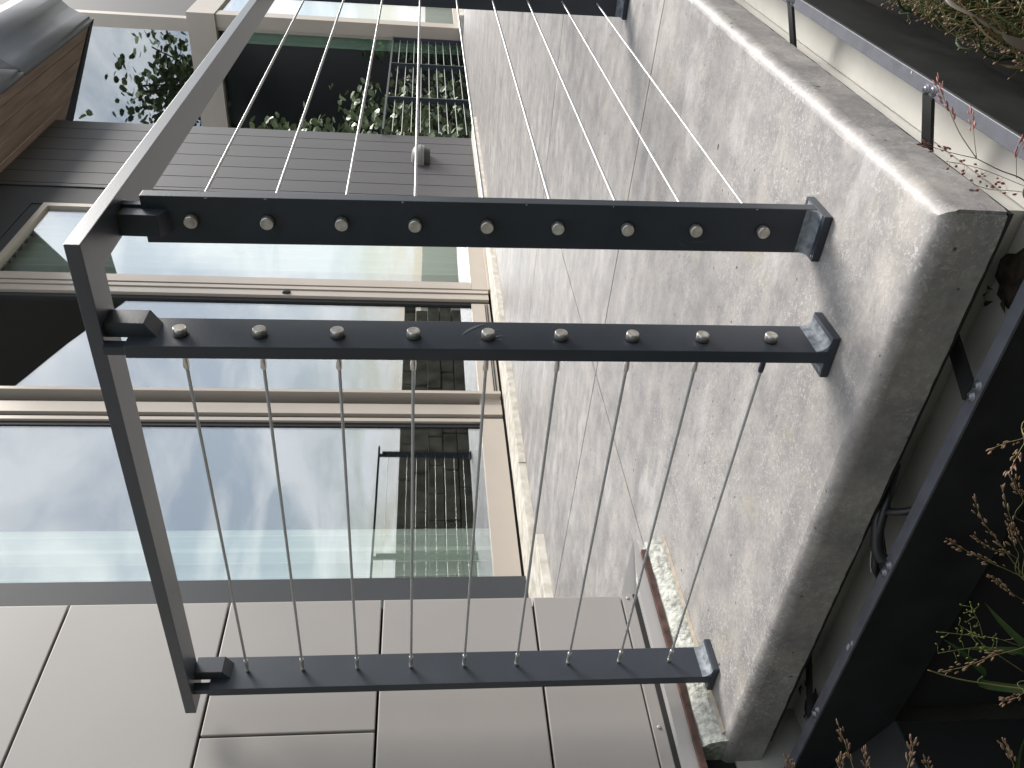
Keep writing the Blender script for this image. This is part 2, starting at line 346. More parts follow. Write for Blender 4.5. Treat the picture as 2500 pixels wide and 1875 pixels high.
MB().box(-0.345, xo-.02, yo+.025, 9.0, -0.75, -0.19).box(xl, -0.345, yo+.025, yo+.04, -0.75, -0.19).build('foundation', 'found', ed)
def strap(p, inward, wdt, name='strap'):
    """flat brace running in and down about 20 degrees from the flange under the slab"""
    p = Vector((*p, FZ+.0005)); d = Vector((*inward, -0.36)).normalized(); s = Vector((-inward[1], inward[0], 0)); nrm = d.cross(s).normalized()
    L = 0.15; b = MB(); a = p-d*0.003; e = p+d*L
    h = s*wdt/2; tt = nrm*0.0025
    b.add([a-h-tt, a+h-tt, e+h-tt, e-h-tt, a-h+tt, a+h+tt, e+h+tt, e-h+tt], [(0, 1, 2, 3), (4, 7, 6, 5), (0, 4, 5, 1), (1, 5, 6, 2), (2, 6, 7, 3), (3, 7, 4, 0)])
    return b.build(name, 'black', ed)
strap((xi, 1.107), (-1, 0), .026); strap((xi, 1.648), (-1, 0), .024); strap((xi, 2.25), (-1, 0), .024)
strap((-.585, yi), (0, 1), .028); strap((-.905, yi), (0, 1), .020); strap((-1.29, yi), (0, 1), .024)
def screw(x, y):
    b = MB(); n = 14
    prof = [(0.0078, 0.0), (0.0078, 0.0008), (0.0058, 0.0012), (0.0055, 0.0028), (0.003, 0.0046), (0.0009, 0.005)]
    vs = [(x+r*math.cos(2*math.pi*k/n), y+r*math.sin(2*math.pi*k/n), FZ+z) for r, z in prof for k in range(n)]
    fs = [(i*n+k, i*n+(k+1) % n, (i+1)*n+(k+1) % n, (i+1)*n+k) for i in range(len(prof)-1) for k in range(n)]+[tuple((len(prof)-1)*n+k for k in range(n))]
    b.add(vs, fs)
    o = b.build('screw', 'screw', ed, smooth=True)
    MB().box(x-.0028, x+.0028, y-.0006, y+.0006, FZ+.0046, FZ+.0054).box(x-.0006, x+.0006, y-.0028, y+.0028, FZ+.0047, FZ+.0055).build('cross_slot', 'gasket', o)
for x, y in ((-.309, 1.119), (-.305, 1.101), (-.308, 1.664), (-.305, 1.646), (-.57, .787), (-.588, .789), (-.897, .787), (-.915, .789), (-1.262, .787), (-1.277, .789)): screw(x, y)
# pale paint chips on the edging
for (x, y, sx, sy) in ((-1.09, .787, .010, .004), (-1.075, .783, .006, .004), (-.312, 1.06, .002, .004), (-.30, 1.17, .003, .002)):
    n = 9; b = MB(); vs = [(x+sx*(.6+.5*random.random())*math.cos(2*math.pi*k/n), y+sy*(.6+.5*random.random())*math.sin(2*math.pi*k/n), FZ+.0006) for k in range(n)]
    b.add(vs, [tuple(range(n))]); b.build('paint_chip', 'print', ed)

# irrigation hose tied to the brace
hs = thing('irrigation_hose', 'black irrigation hose looped between slab and steel edging', 'hose')
def cr(pts, n=8):
    P = [Vector(p) for p in pts]; P = [P[0]*2-P[1]]+P+[P[-1]*2-P[-2]]; out = []
    for i in range(1, len(P)-2):
        for k in range(n):
            t = k/n; a, b, c, d = P[i-1:i+3]
            out.append(0.5*((2*b)+(-a+c)*t+(2*a-5*b+4*c-d)*t*t+(-a+3*b-3*c+d)*t**3))
    return out+[P[-2]]
MB().tube(cr([(-.80, .90, -.13), (-.825, .845, -.098), (-.87, .825, -.092), (-.915, .818, -.10), (-.945, .815, -.112), (-.985, .815, -.15), (-1.03, .83, -.22)]), .0065, 10).build('tube', 'hose', hs, smooth=True)
MB().tube(cr([(-.86, .86, -.115), (-.833, .833, -.096), (-.815, .815, -.108), (-.795, .806, -.135), (-.77, .80, -.19)]), .0055, 10).build('branch_tube', 'hose', hs, smooth=True)
MB().tube(cr([(-.835, .872, -.115), (-.842, .85, -.098), (-.86, .835, -.092), (-.893, .815, -.094), (-.905, .803, -.102)]), .0095, 10).build('fitting', 'hose', hs, smooth=True)
MB().tube([(-.848+.012*math.cos(a), .846, -.097+.012*math.sin(a)) for a in [k*math.pi/6 for k in range(13)]], .0014, 5).build('cable_tie', 'gasket', hs)
b = MB()
for k in range(16):
    t = k/16; x = -.872-.075*t; b.box(x, x-.0028, .8195-.005*t, .8215-.005*t, -.0868-.017*t*t, -.0862-.017*t*t)
b.build('printed_marks', 'print', hs)

# leaf litter clinging to the liner
def litter(name, label, cx, cz, rx, rz, seed):
    rnd = random.Random(seed); b = MB()
    n = 26; out = []
    for k in range(n):
        a = 2*math.pi*k/n; r = 0.72+0.38*rnd.random(); out.append((cx+rx*r*math.cos(a), cz+rz*r*math.sin(a)))
    z0 = -.1796
    mid = [(cx+(p[0]-cx)*.6, cz+(p[1]-cz)*.6, z0+.006+.006*rnd.random()) for p in out]
    vs = [(p[0], p[1], z0) for p in out]+mid+[(cx, cz, z0+.012)]
    fs = [(k, (k+1) % n, n+(k+1) % n, n+k) for k in range(n)]+[(n+k, n+(k+1) % n, 2*n) for k in range(n)]
    b.add(vs, fs)
    for k in range(30):
        a = rnd.random()*6.28; q = .4+.75*rnd.random(); x = cx+rx*q*math.cos(a); y = cz+rz*q*math.sin(a); s_ = .004+.009*rnd.random(); t = rnd.random()*3
        b.add([(x-s_*math.cos(t), y-s_*math.sin(t), z0+.006), (x+s_*.4*math.sin(t), y-s_*.4*math.cos(t), z0+.011), (x+s_*math.cos(t), y+s_*math.sin(t), z0+.007), (x-s_*.4*math.sin(t), y+s_*.4*math.cos(t), z0+.010)], [(0, 1, 2, 3)])
    tag(b.build(name, 'litter'), label, 'debris', kind=None)
litter('leaf_litter', 'dark clump of wet leaf litter under the slab corner', -.478, .885, .055, .060, 4)
litter('leaf_litter', 'brown leaf litter on the liner at the left end of slab', -1.42, .87, .050, .055, 9)
# ------------------------------------------------------------------ cable railing
Z9, DZ = 0.0888, 0.1016
ZK = [Z9+DZ*k for k in range(9)]
PT = 0.966            # post top
LEAN_A = lambda z: -0.015*z/PT
LEAN_B = lambda z: -0.0125*z/PT
rail = thing('cable_railing', 'dark steel corner railing with nine stainless cables on concrete terrace', 'railing')

def rope_mesh(L, name):
    """stranded wire rope along +X, 5 mm thick"""
    b = MB(); rh, rs, lay = 0.00165, 0.00088, 0.030; n = max(2, int(L/lay*11))
    for s in range(6):
        ph = s*math.pi/3; ring = 5; vs = []
        for i in range(n+1):
            x = L*i/n; a = 2*math.pi*x/lay+ph; c, d = math.cos(a), math.sin(a)
            for j in range(ring):
                t = 2*math.pi*j/ring; r = rh+rs*math.cos(t); tg = rs*math.sin(t)
                vs.append((x, r*c-tg*d, r*d+tg*c))
        fs = [(i*ring+j, i*ring+(j+1) % ring, (i+1)*ring+(j+1) % ring, (i+1)*ring+j) for i in range(n) for j in range(ring)]
        b.add(vs, fs)
    b.tube([(0, 0, 0), (L, 0, 0)], rh*.9, 6)
    me = bpy.data.meshes.new(name); me.from_pydata(b.v, [], b.f); me.materials.append(M['cable'])
    me.polygons.foreach_set('use_smooth', [True]*len(me.polygons)); me.update(); return me
def lathe_mesh(prof, m, name, n=14, jit=0.0):
    """profile of (x, r) turned round the X axis"""
    vs = []; fs = []; k = len(prof)
    for i, (x, r) in enumerate(prof):
        for j in range(n):
            a = 2*math.pi*j/n; rr = r*(1+jit*math.sin(3*a+i*1.7))
            vs.append((x, rr*math.cos(a), rr*math.sin(a)))
    for i in range(k-1):
        for j in range(n): fs.append((i*n+j, i*n+(j+1) % n, (i+1)*n+(j+1) % n, (i+1)*n+j))
    fs += [tuple(range(n))[::-1], tuple(range((k-1)*n, k*n))]
    me = bpy.data.meshes.new(name); me.from_pydata(vs, [], fs); me.materials.append(M[m])
    bm = bmesh.new(); bm.from_mesh(me); bmesh.ops.recalc_face_normals(bm, faces=bm.faces); bm.to_mesh(me); bm.free()
    me.polygons.foreach_set('use_smooth', [len(p.vertices) == 4 for p in me.polygons]); return me
CAPM = lathe_mesh([(0, .0090), (.0098, .0090), (.0108, .0083), (.0110, .0078), (.0107, .0074)], 'stainless', 'end_cap', 20)
FACEM = lathe_mesh([(.0104, .0075), (.0108, .0073)], 'stain_face', 'cap_face', 18)
WASHM = lathe_mesh([(0, .0105), (.001, .0105)], 'gasket', 'washer', 18)
FERM = lathe_mesh([(0, .0028), (.002, .0036), (.008, .0040), (.014, .0032), (.020, .0037), (.026, .0044), (.034, .0043), (.036, .0036), (.0365, .0028)], 'stainless', 'ferrule', 10, .06)
FERB = lathe_mesh([(0, .0028), (.002, .0036), (.008, .0040), (.014, .0034), (.020, .0041), (.030, .0044), (.036, .0038)], 'sleeve', 'ferrule', 10, .03)
TIPM = lathe_mesh([(0, .0018), (.001, .0034), (.006, .0037), (.008, .0030), (.0085, .0022), (.0105, .0030), (.012, .0040), (.014, .0032), (.020, .0038), (.028, .0036), (.034, .0040), (.036, .0030)], 'stainless', 'ferrule', 10, .07)
def put(name, me, parent, loc, d):
    o = link(name, me, parent); d = Vector(d).normalized()
    q = Vector((1, 0, 0)).rotation_difference(d)
    o.location = loc; o.rotation_mode = 'QUATERNION'; o.rotation_quaternion = q; return o
def local_put(name, me, cable, at, d):
    """child of a cable placed by world coordinates (cable frame is loc + quaternion)"""
    o = link(name, me, cable); mw = Matrix.Translation(cable.location) @ cable.rotation_quaternion.to_matrix().to_4x4()
    q = Vector((1, 0, 0)).rotation_difference(Vector(d).normalized())
    ml = mw.inverted() @ (Matrix.Translation(Vector(at)) @ q.to_matrix().to_4x4())
    o.rotation_mode = 'QUATERNION'; o.location = ml.to_translation(); o.rotation_quaternion = ml.to_quaternion(); return o

TH = 0.019
def post(axis, cx, cy, lean, near=True, label=None):
    """axis 'y': wide face looks along -Y (post of the right run); axis 'x': wide face looks along +X"""
    sh = (lambda p: (p[0]+lean(p[2]), p[1], p[2])) if axis == 'y' else (lambda p: (p[0], p[1]+lean(p[2]), p[2]))
    b = MB()
    if axis == 'y': b.box(cx-.035, cx+.035, cy, cy+TH, 0.012, PT, sh=sh)
    else: b.box(cx-TH, cx, cy-.035, cy+.035, 0.012, PT, sh=sh)
    o = b.build('post', 'steel', rail, 0.0012)
    pl = MB()
    if axis == 'y': pl.box(cx-.036, cx+.036, cy-.027, cy+TH+.027, 0.0008, 0.0125)
    else: pl.box(cx-TH-.024, cx+.024, cy-.036, cy+.036, 0.0008, 0.0125)
    pl.build('base_plate', 'steel', o, 0.0012)
    # fillet welds along both wide faces
    n = 6; R_ = 0.017; prof = [(0, 0), (0, R_)]+[(R_-R_*math.cos(t), R_-R_*math.sin(t)) for t in [math.pi/2*k/n for k in range(n+1)]][1:]
    prof = [(0.0, 0.0), (0.0, R_)]+[(R_*(1-math.cos(math.pi/2*k/n)), R_*(1-math.sin(math.pi/2*k/n))) for k in range(1, n)]+[(R_, 0.0)]
    for s in (-1, 1):
        wb = MB()
        if axis == 'y':
            f = cy if s < 0 else cy+TH
            wb.prism([(f+s*p, 0.0126+q) for p, q in prof], cx-.034, cx+.034, 'x')
        else:
            f = cx if s > 0 else cx-TH
            wb.prism([(f+s*p, 0.0126+q) for p, q in prof], cy-.034, cy+.034, 'y')
        wb.build('weld', 'weld', o)
    # bracket block that carries the handrail, and the thin tab beside it
    dx = lean(PT)
    br = MB()
    if axis == 'y':
        x = cx+dx; br.box(x-.016, x+.016, cy-.020, cy+.002, .941, HZ+.0005); br.box(x+.008, x+.020, cy+.004, cy+.016, PT-.002, HZ+.0005)
        ch = MB().prism([(cy-.020, .941), (cy, .941), (cy, .930)], x-.016, x+.016, 'x')
    else:
        y = cy+dx; br.box(cx-.002, cx+.020, y-.012, y+.022, .943, HZ+.0005); br.box(cx-.016, cx-.004, y-.033, y-.016, PT-.002, HZ+.0005)
        ch = MB().prism([(cx+.020, .943), (cx, .943), (cx, .930)], y-.012, y+.022, 'y')
    br.build('bracket', 'steel', o, 0.001); ch.build('bracket_weld', 'steel', o)
    return o
HZ = 0.993; HT = 0.0195; HW = 0.0565
HX, HY = -0.494, 0.946     # outer corner of the handrail
AX, AYf = -0.5165, 1.098    # post A centre and its near face
BXf, BY = -0.630, 0.981     # post B right face and centre
CXf, CY = -1.400, 0.985
DYf = 2.585
pA = post('y', AX, AYf, LEAN_A); pB = post('x', BXf, BY, LEAN_B); pC = post('x', CXf, CY, lambda z: 0.002*z)
RUN = [DYf, DYf+1.47, DYf+2.94, DYf+4.41]
posts_r = [post('y', AX-.004, y, lambda z: -0.008*z) for y in RUN]
YE = RUN[-1]+.1
hr = MB(); hr.prism([(HX, HY), (HX-.018, YE), (HX-.018-HW, YE), (HX-HW, HY+HW), (-1.457, HY+HW-.004), (-1.457, HY-.004)], HZ, HZ+HT)
hr.build('handrail', 'rail', rail, 0.0012)
# scratches on the posts
def arc_scuff(y0, z0, r, a0, a1, wd):
    n = 10; vs = []
    for k in range(n+1):
        a = a0+(a1-a0)*k/n; ww = wd*math.sin(math.pi*(k+.3)/(n+.6))
        for s in (-1, 1): vs.append((BXf+.0005, y0+(r+s*ww)*math.cos(a), z0+(r+s*ww)*math.sin(a)))
    return vs, [(2*k, 2*k+1, 2*k+3, 2*k+2) for k in range(n)]
for y0, z0, r, a0, a1, wd in ((.945, .475, .062, .35, 1.15, .0022), (.945, .470, .045, .15, .85, .0012), (.942, .470, .032, .1, .7, .0016), (.942, .474, .022, .05, .5, .0007)):
    MB().add(*arc_scuff(y0, z0, r, a0, a1, wd)).build('scratch', 'scuff', pB)
ck = random.Random(3)
for z in (.12, .31, .47, .63, .78, .9):
    z += ck.uniform(-.03, .03); x = AX+.0342+LEAN_A(z); w = ck.uniform(.0012, .0028); h = ck.uniform(.001, .003)
    MB().add([(x-w, AYf-.0004, z), (x+.0002, AYf-.0004, z-h), (x+.0002, AYf-.0004, z+h*.6), (x-w*.5, AYf-.0004, z+h)], [(0, 1, 2, 3)]).build('paint_chip', 'print', pA)
for x, z, L, a in ((-.540, .18, .030, 1.75), (-.535, .80, .040, .55), (-.536, .50, .026, .8), (-.545, .205, .018, 1.2)):
    n = 6; vs = []
    for k in range(n+1):
        t = k/n; w = .0009*math.sin(math.pi*(t*.9+.05)); px = x+(t-.5)*L*math.cos(a)+.004*t*t; pz = z+(t-.5)*L*math.sin(a)
        vs += [(px-w*math.sin(a), AYf-.0004, pz+w*math.cos(a)), (px+w*math.sin(a), AYf-.0004, pz-w*math.cos(a))]
    MB().add(vs, [(2*k, 2*k+1, 2*k+3, 2*k+2) for k in range(n)]).build('scratch', 'smudge', pA)
# cables
LL = (CXf-(-.0))-(BXf-TH); LLEN = abs(CXf-(BXf-TH))
ROPE_L = rope_mesh(LLEN, 'rope_short'); ROPE_R = rope_mesh(RUN[0]-(AYf+TH), 'rope_long')
plain = MB().tube([(0, 0, 0), (1.47-TH, 0, 0)], .0025, 8); pme = bpy.data.meshes.new('rope_plain'); pme.from_pydata(plain.v, [], plain.f); pme.materials.append(M['cable'])
for k, z in enumerate(ZK):
    yb = BY+LEAN_B(z)-.006; yc = CY+.002*z+.003
    a = Vector((BXf-TH, yb, z)); e = Vector((CXf, yc, z)); d = e-a
    c = put('cable', ROPE_L, rail, a, d)
    cap = local_put('end_cap', CAPM, c, (BXf, yb, z), (1, 0, 0)); local_put('washer', WASHM, c, (BXf+.0002, yb, z), (1, 0, 0)); local_put('cap_face', FACEM, c, (BXf, yb, z), (1, 0, 0))
    local_put('ferrule', FERB if k == 0 else FERM, c, a, d); local_put('ferrule', TIPM, c, e, -d)
    # right run
    xa = AX+LEAN_A(z)+.001; xd = AX-.004-.008*z
    a = Vector((xa, AYf+TH, z)); e = Vector((xd, RUN[0], z)); d = e-a
    c = put('cable', ROPE_R, rail, a, d)
    local_put('end_cap', CAPM, c, (xa, AYf, z), (0, -1, 0)); local_put('washer', WASHM, c, (xa, AYf-.0002, z), (0, -1, 0)); local_put('cap_face', FACEM, c, (xa, AYf, z), (0, -1, 0))
    local_put('ferrule', FERM, c, a, d)
    for y in RUN[:-1]: put('cable', pme, rail, (xd, y+TH, z), (0, 1, 0))

# ------------------------------------------------------------------ second railing at the far end of the terrace
fr = thing('far_railing', 'dark cable railing beside the vines beyond the charcoal siding', 'railing')
FX = -3.25
fys = [12.84, 11.55, 10.15]
for y in fys:
    o = box('post', 'steel', fr, FX-.035, FX+.035, y, y+TH, .012, .99, bevel=.001)
    box('base_plate', 'steel', o, FX-.04, FX+.04, y-.03, y+TH+.03, .0005, .0125)
box('handrail', 'steel', fr, FX-.029, FX+.029, 9.06, 12.90, .9905, 1.012)
for z in ZK:
    for i in range(3):
        MB().tube([(FX, (fys+[9.045])[i+1]+TH, z), (FX, fys[i], z)], .004, 6).build('cable', 'cable', fr)

# ------------------------------------------------------------------ the house: panel block, window wall, siding, roof
house = thing('house', 'modern house with grey panels, beige framed windows and charcoal siding', 'house')
PX = -1.50
rows = [.123, .328, .662, .990, 1.321, 1.652, 1.983, 2.314, 2.645, 2.976]
cuts = {0: [.30, -.9], 1: [-.35], 2: [.920, -.6], 3: [.05], 4: [.62, -.6], 5: [.0], 6: [.5, -.7], 7: [-.2], 8: [.4]}
GP = 0.0024
for i in range(len(rows)-1):
    ye = [1.235]+cuts[i]+[-2.0]
    for a, bb in zip(ye[:-1], ye[1:]):
        box('wall_panel', 'panel', house, PX-.022, PX, bb+GP, a-(GP if a != 1.235 else 0), rows[i]+GP, rows[i+1]-GP, bevel=.0022)
box('block_wall', 'joint', house, -3.60, PX-.018, -2.0, 1.225, -.75, 2.975)
# base of the panel block: trim, drip flashing, brown strip
box('base_trim', 'panel', house, PX-.02, PX+.004, -2.0, 1.235, .097, .1225, bevel=.001)
box('base_shadow_strip', 'joint', house, PX-.02, PX+.006, -2.0, 1.235, .086, .097)  # groove is not cut; dark strip coloured as its shadow
fl = MB(); fl.prism([(-2.0, .0565), (1.372, .0585), (1.388, .067), (1.235, .0855), (-2.0, .0855)], PX+.022, PX+.0245, 'x')
fl.build('drip_flashing', 'flash', house)
fl = MB(); fl.add([(PX, 1.2352, .123), (PX, 1.2352, .0855), (PX+.0225, 1.388, .067)], [(0, 1, 2)]); fl.add([(PX-.001, 1.2358, .123), (PX-.001, 1.2358, .0855), (PX+.0215, 1.386, .066)], [(2, 1, 0)]); fl.build('flashing_return', 'flash', house)
fl = MB(); fl.add([(PX+.006, -2, .0865), (PX+.0235, -2, .0850), (PX+.0235, 1.235, .0850), (PX+.006, 1.235, .0865)], [(0, 1, 2, 3)]); fl.build('flashing_ledge', 'flash', house)
box('brown_strip', 'rust', house, PX-.01, PX+.034, .70, 1.345, .0455, .0580)
box('foundation', 'found', house, PX-.02, PX+.015, -2.0, .70, -.75, .056)
for y, z in ((1.225, .110), (.905, .110)):
    put('rivet', lathe_mesh([(0, .004), (.0015, .004), (.0025, .002)], 'flash', 'rivet', 10), house, (PX+.004, y, z), (1, 0, 0))

WX = -3.28
def W1(name, m, y0, y1, z0, z1, x1=WX, dep=.05, parent=None, bevel=.0): return box(name, m, parent or house, x1-dep, x1, y0, y1, z0, z1, bevel=bevel)
# charcoal corner trim
W1('corner_trim', 'trim', 2.58, 2.812, .041, 4.378, WX+.03, .08)
W1('blank_wall', 'trim', 1.2, 2.58, .0, 4.378, WX-.02, .06)
def window(label, y0, y1, zb, zt, parts, gx=WX-.03, gm='glass'):
    w = box('window', gm, house, gx-.006, gx, y0, y1, zb, zt)
    w['label'] = label
    for nm, m, a in parts: box(nm, m, w, *a, bevel=.0012 if m == 'frame' else 0)
    return w
ZT = 3.752
w1 = window('large fixed window with pale curtain beside charcoal trim', 2.812, 4.060, .196, 3.9, [
    ('bottom_rail', 'frame', (WX-.05, WX-.002, 2.813, 4.089, .056, .197)),
    ('gasket', 'gasket', (WX-.04, WX-.018, 2.813, 2.822, .198, 3.9)),
    ('gasket', 'gasket', (WX-.05, WX-.022, 4.056, 4.089, .198, 3.9)),
    ('stile', 'frame', (WX-.05, WX-.006, 4.090, 4.121, .0565, 3.9)),
    ('gasket', 'gasket', (WX-.05, WX-.024, 4.1215, 4.150, .0565, 3.9)),  # black strip standing for the shadow groove between frame members
    ('mullion', 'frame', (WX-.05, WX+.004, 4.1505, 4.250, .0565, 3.9))])
w2 = window('sliding window pane reflecting sky between two beige stiles', 4.345, 5.515, .193, 3.9, [
    ('bottom_rail', 'frame', (WX-.05, WX-.002, 4.2505, 5.514, .0575, .194)),
    ('track', 'gasket', (WX-.02, WX+.004, 4.36, 5.50, .072, .080)),
    ('track', 'gasket', (WX-.02, WX+.004, 4.36, 5.50, .088, .094)),
    ('stile', 'frame', (WX-.05, WX+.043, 4.318, 4.346, .0585, 3.9)),
    ('gasket', 'gasket', (WX-.05, WX-.015, 5.5145, 5.556, .0585, 3.9))])
w3 = window('sliding glass door reflecting clouds and a pale curtain', 5.835, 6.99, .183, ZT, [
    ('stile', 'frame', (WX-.05, WX+.010, 5.558, 5.630, .0585, 3.9)),
    ('stile', 'frame', (WX-.05, WX+.018, 5.640, 5.682, .0585, 3.9)),
    ('gasket', 'gasket', (WX-.05, WX-.004, 5.6305, 5.6395, .0585, 3.9)),
    ('stile', 'frame', (WX-.05, WX+.000, 5.735, 5.836, .185, ZT)),
    ('gasket', 'gasket', (WX-.05, WX-.012, 5.6825, 5.7345, .0585, 3.9)),
    ('bottom_rail', 'frame', (WX-.05, WX-.003, 5.735, 7.0, .0595, .184)),
    ('sill_track', 'frame', (WX-.02, WX+.030, 5.683, 7.0, .0415, .0585)),
    ('stile', 'frame', (WX-.05, WX-.002, 6.990, 7.050, .0605, ZT+.05)),
    ('head', 'frame', (WX-.05, WX-.002, 5.8365, 6.9895, ZT, ZT+.05))])
lt = MB(); lt.tube([(WX+.012, 5.594, 1.545+.06*k/6) for k in range(7)], [.010, .017, .018, .018, .018, .017, .010], 10); lt.build('latch', 'gasket', w3)
W1('dark_jamb', 'trim', 7.0505, 7.395, .041, 4.378, WX-.012)
W1('head_panel', 'trim', 2.8125, 7.05, 3.905, 4.378, WX-.012)
W1('head_infill', 'trim', 5.684, 7.05, 3.803, 3.9045, WX-.02)
sy = [7.395, 7.4645, 7.7204, 7.99, 8.263, 8.563, 8.832, 9.055]
for a, bb in zip(sy[:-1], sy[1:]): W1('siding_board', 'siding', a+.004, bb-.004, .0415, 4.378, WX, .022, bevel=.003)
W1('siding_backing', 'joint', 7.396, 9.05, .0415, 4.378, WX-.015, .2)
box('side_wall', 'siding', house, -7.0, WX-.23, 8.95, 9.05, -.75, 4.378)
# pale granite sill stones along the foot of the window wall
st = [2.72, 3.42, 4.20, 5.45, 6.60, 7.80, 9.05]
for a, bb in zip(st[:-1], st[1:]): box('sill_stone', 'sill', house, -3.29, -3.035+random.uniform(-.006, .006), a+.003, bb-.003, -.02, .040+random.uniform(-.001, .001), bevel=.004)
box('sill_stone', 'sill', house, -3.29, -2.85, 2.30, 2.717, -.02, .0385, bevel=.004)
# interior
rm = MB()
rm.box(-7.0, -6.9, 1.3, 8.9, -.1, 4.3); rm.box(-6.9, WX-.06, 1.3, 8.9, -.12, -.02); rm.box(-6.9, WX-.06, 1.3, 8.9, 3.95, 4.05); rm.box(-6.9, WX-.10, 1.25, 1.35, -.02, 3.95); rm.box(-6.9, WX-.10, 8.8, 8.9, -.02, 3.95)
rm.box(-5.2, -4.3, 5.0, 6.6, -.02, .75); rm.box(-6.85, -6.4, 3.0, 5.0, -.02, 2.1)
rm.build('interior', 'room', house)
# roof: cedar soffit boards, curved grey fascia
roof = box('roof', 'roof', house, -7.0, WX-.1, -1.0, 9.2, 4.42, 4.6)
SZ = 4.378
def soffit_y_end(x): return 9.34+(x+3.40)/(0.72)*1.33     # slanted far end
xs = [-3.50, -3.36, -3.22, -3.08, -2.94, -2.80, -2.69]
for a, bb in zip(xs[:-1], xs[1:]):
    MB().prism([(a+.003, 4.2), (bb-.003, 4.2), (bb-.003, soffit_y_end(bb)-.10), (a+.003, soffit_y_end(a)-.10)], SZ, SZ+.02).build('soffit_board', 'soffit', roof)
# unseen canopy added over the doors, outlined for its dark reflection in the glass
MB().prism([(-2.69, 6.1), (-1.65, 6.5), (-1.25, 8.0), (-0.7, 9.8), (-1.45, 9.7), (-1.85, 8.6), (-2.62, 7.95), (-2.69, 7.9)], SZ, SZ+.03).build('added_canopy', 'roof', roof)
MB().prism([(-3.5, 9.24), (-2.69, 10.55), (-2.66, 10.72), (-3.5, 9.36)], SZ-.012, SZ+.4).build('soffit_edge', 'trim', roof)
prof = [(-2.70, SZ-.012), (-2.665, SZ-.012), (-2.665, SZ+.045), (-2.648, SZ+.05), (-2.645, SZ+.22), (-2.63, SZ+.36), (-2.595, SZ+.47), (-2.55, SZ+.55), (-2.545, SZ+.80), (-2.66, SZ+1.12), (-2.72, SZ+1.12)]
def ext(y0, y1, nm):
    b = MB(); n = len(prof); vs = [(x, y0, z) for x, z in prof]+[(x, y1+(x+2.66)*.6+(z-SZ)*.9, z) for x, z in prof]
    b.add(vs, [(i, (i+1) % n, n+(i+1) % n, n+i) for i in range(n)]+[tuple(range(n)), tuple(range(n, 2*n))[::-1]]); return b.build(nm, 'fascia', roof, smooth=True)
ext(8.05, 8.6, 'fascia'); ext(8.606, 10.70, 'fascia')

# ------------------------------------------------------------------ rear wing with beige frames
wing = thing('house_wing', 'rear wing with tall dark glass and beige beam beyond railing', 'building')
WY = 13.0
box('beam', 'frame', wing, -8.0, -3.05, WY-.10, WY, 3.50, 3.885)
box('beam', 'frame', wing, -3.10, -3.0505, WY+.001, 24.0, 3.50, 3.885)
p = box('corner_post', 'frame', wing, -3.245, -3.065, WY-.06, WY+.12, -.02, 3.499, bevel=.004)
box('corner_post', 'frame', wing, -3.33, -3.15, WY-.04, WY+.10, 3.886, 7.0, bevel=.004)
box('post_edge', 'frame', p, -3.290, -3.248, WY-.03, WY+.02, -.02, 3.498)
w = box('window', 'glass_dark', wing, -8.0, -3.29, WY, WY+.008, -.02, 3.50); w['label'] = 'tall dark glass behind the vines'
w = box('window', 'glass', wing, -8.0, -3.33, WY, WY+.008, 3.886, 7.0); w['label'] = 'upper glass reflecting pale sky and leaves'
w = box('window', 'glass', wing, -3.10, -3.092, 13.20, 14.6, .12, 3.49)
for nm, a in (('stile', (-3.13, -3.07, 13.121, 13.20, -.02, 3.49)), ('stile', (-3.13, -3.05, 14.6, 14.85, -.02, 3.49)), ('bottom_rail', (-3.13, -3.07, 13.2, 14.6, .0, .12))): box(nm, 'frame', w, *a)
box('upper_cladding', 'wing', wing, -3.30, -3.16, WY+.102, 24.0, 3.886, 7.0)
box('lower_wall', 'wing', wing, -3.20, -3.09, 14.86, 24.0, -.7, 3.49)
box('sill_stone', 'sill', wing, -3.06, -2.84, 12.75, 13.6, -.02, .06, bevel=.004); box('sill_stone', 'sill', wing, -3.06, -2.84, 13.606, 14.8, -.02, .06, bevel=.004)
box('roof', 'roof', wing, -8.2, -3.0, WY-.2, 24.0, 7.0, 7.2)
rm = MB(); rm.box(-8.0, -7.9, WY+.1, 18, -.7, 7); rm.box(-7.9, -3.2, 17.9, 18, -.7, 7); rm.box(-7.9, -3.2, WY+.05, 17.9, 3.55, 3.85); rm.box(-7.9, -3.35, WY+.05, 17.9, -.2, -.05); rm.build('interior', 'room', wing)

# ------------------------------------------------------------------ curtains
def curtain(label, x, y0, y1, z0, z1, amp, per, axis='y', tone='curtain'):
    b = MB(); n = int((y1-y0)/per*12); vs = []; rnd = random.Random(int(y0*100))
    ph = rnd.random()*6
    for i in range(n+1):
        t = y0+(y1-y0)*i/n; u = t/per*2*math.pi+ph
        off = amp*(math.sin(u)+.35*math.sin(2.3*u+1)+.2*math.sin(.57*u))
        for k in range(7):
            z = z0+(z1-z0)*k/6; o = off*(1-.12*k/6)
            vs.append((x+o, t, z) if axis == 'y' else (t, x+o, z))
    fs = [(i*7+k, (i+1)*7+k, (i+1)*7+k+1, i*7+k+1) for i in range(n) for k in range(6)]
    b.add(vs, fs); return tag(b.build('curtain', tone, smooth=True), label, 'curtain', 'pale curtains behind glass')
curtain('pale folded curtain behind window next to the charcoal trim', WX-.13, 2.80, 3.30, .15, 3.9, .022, .095)
curtain('pale curtain gathered behind the sliding door beside siding', WX-.14, 6.05, 6.98, .12, 3.8, .03, .12)
curtain('narrow grey green curtain at edge of dark rear glass', WY+.10, -3.48, -3.27, .0, 3.45, .015, .06, 'x')
curtain('pale green curtain behind the far narrow window', -3.20, 13.2, 14.6, .1, 3.45, .02, .2)

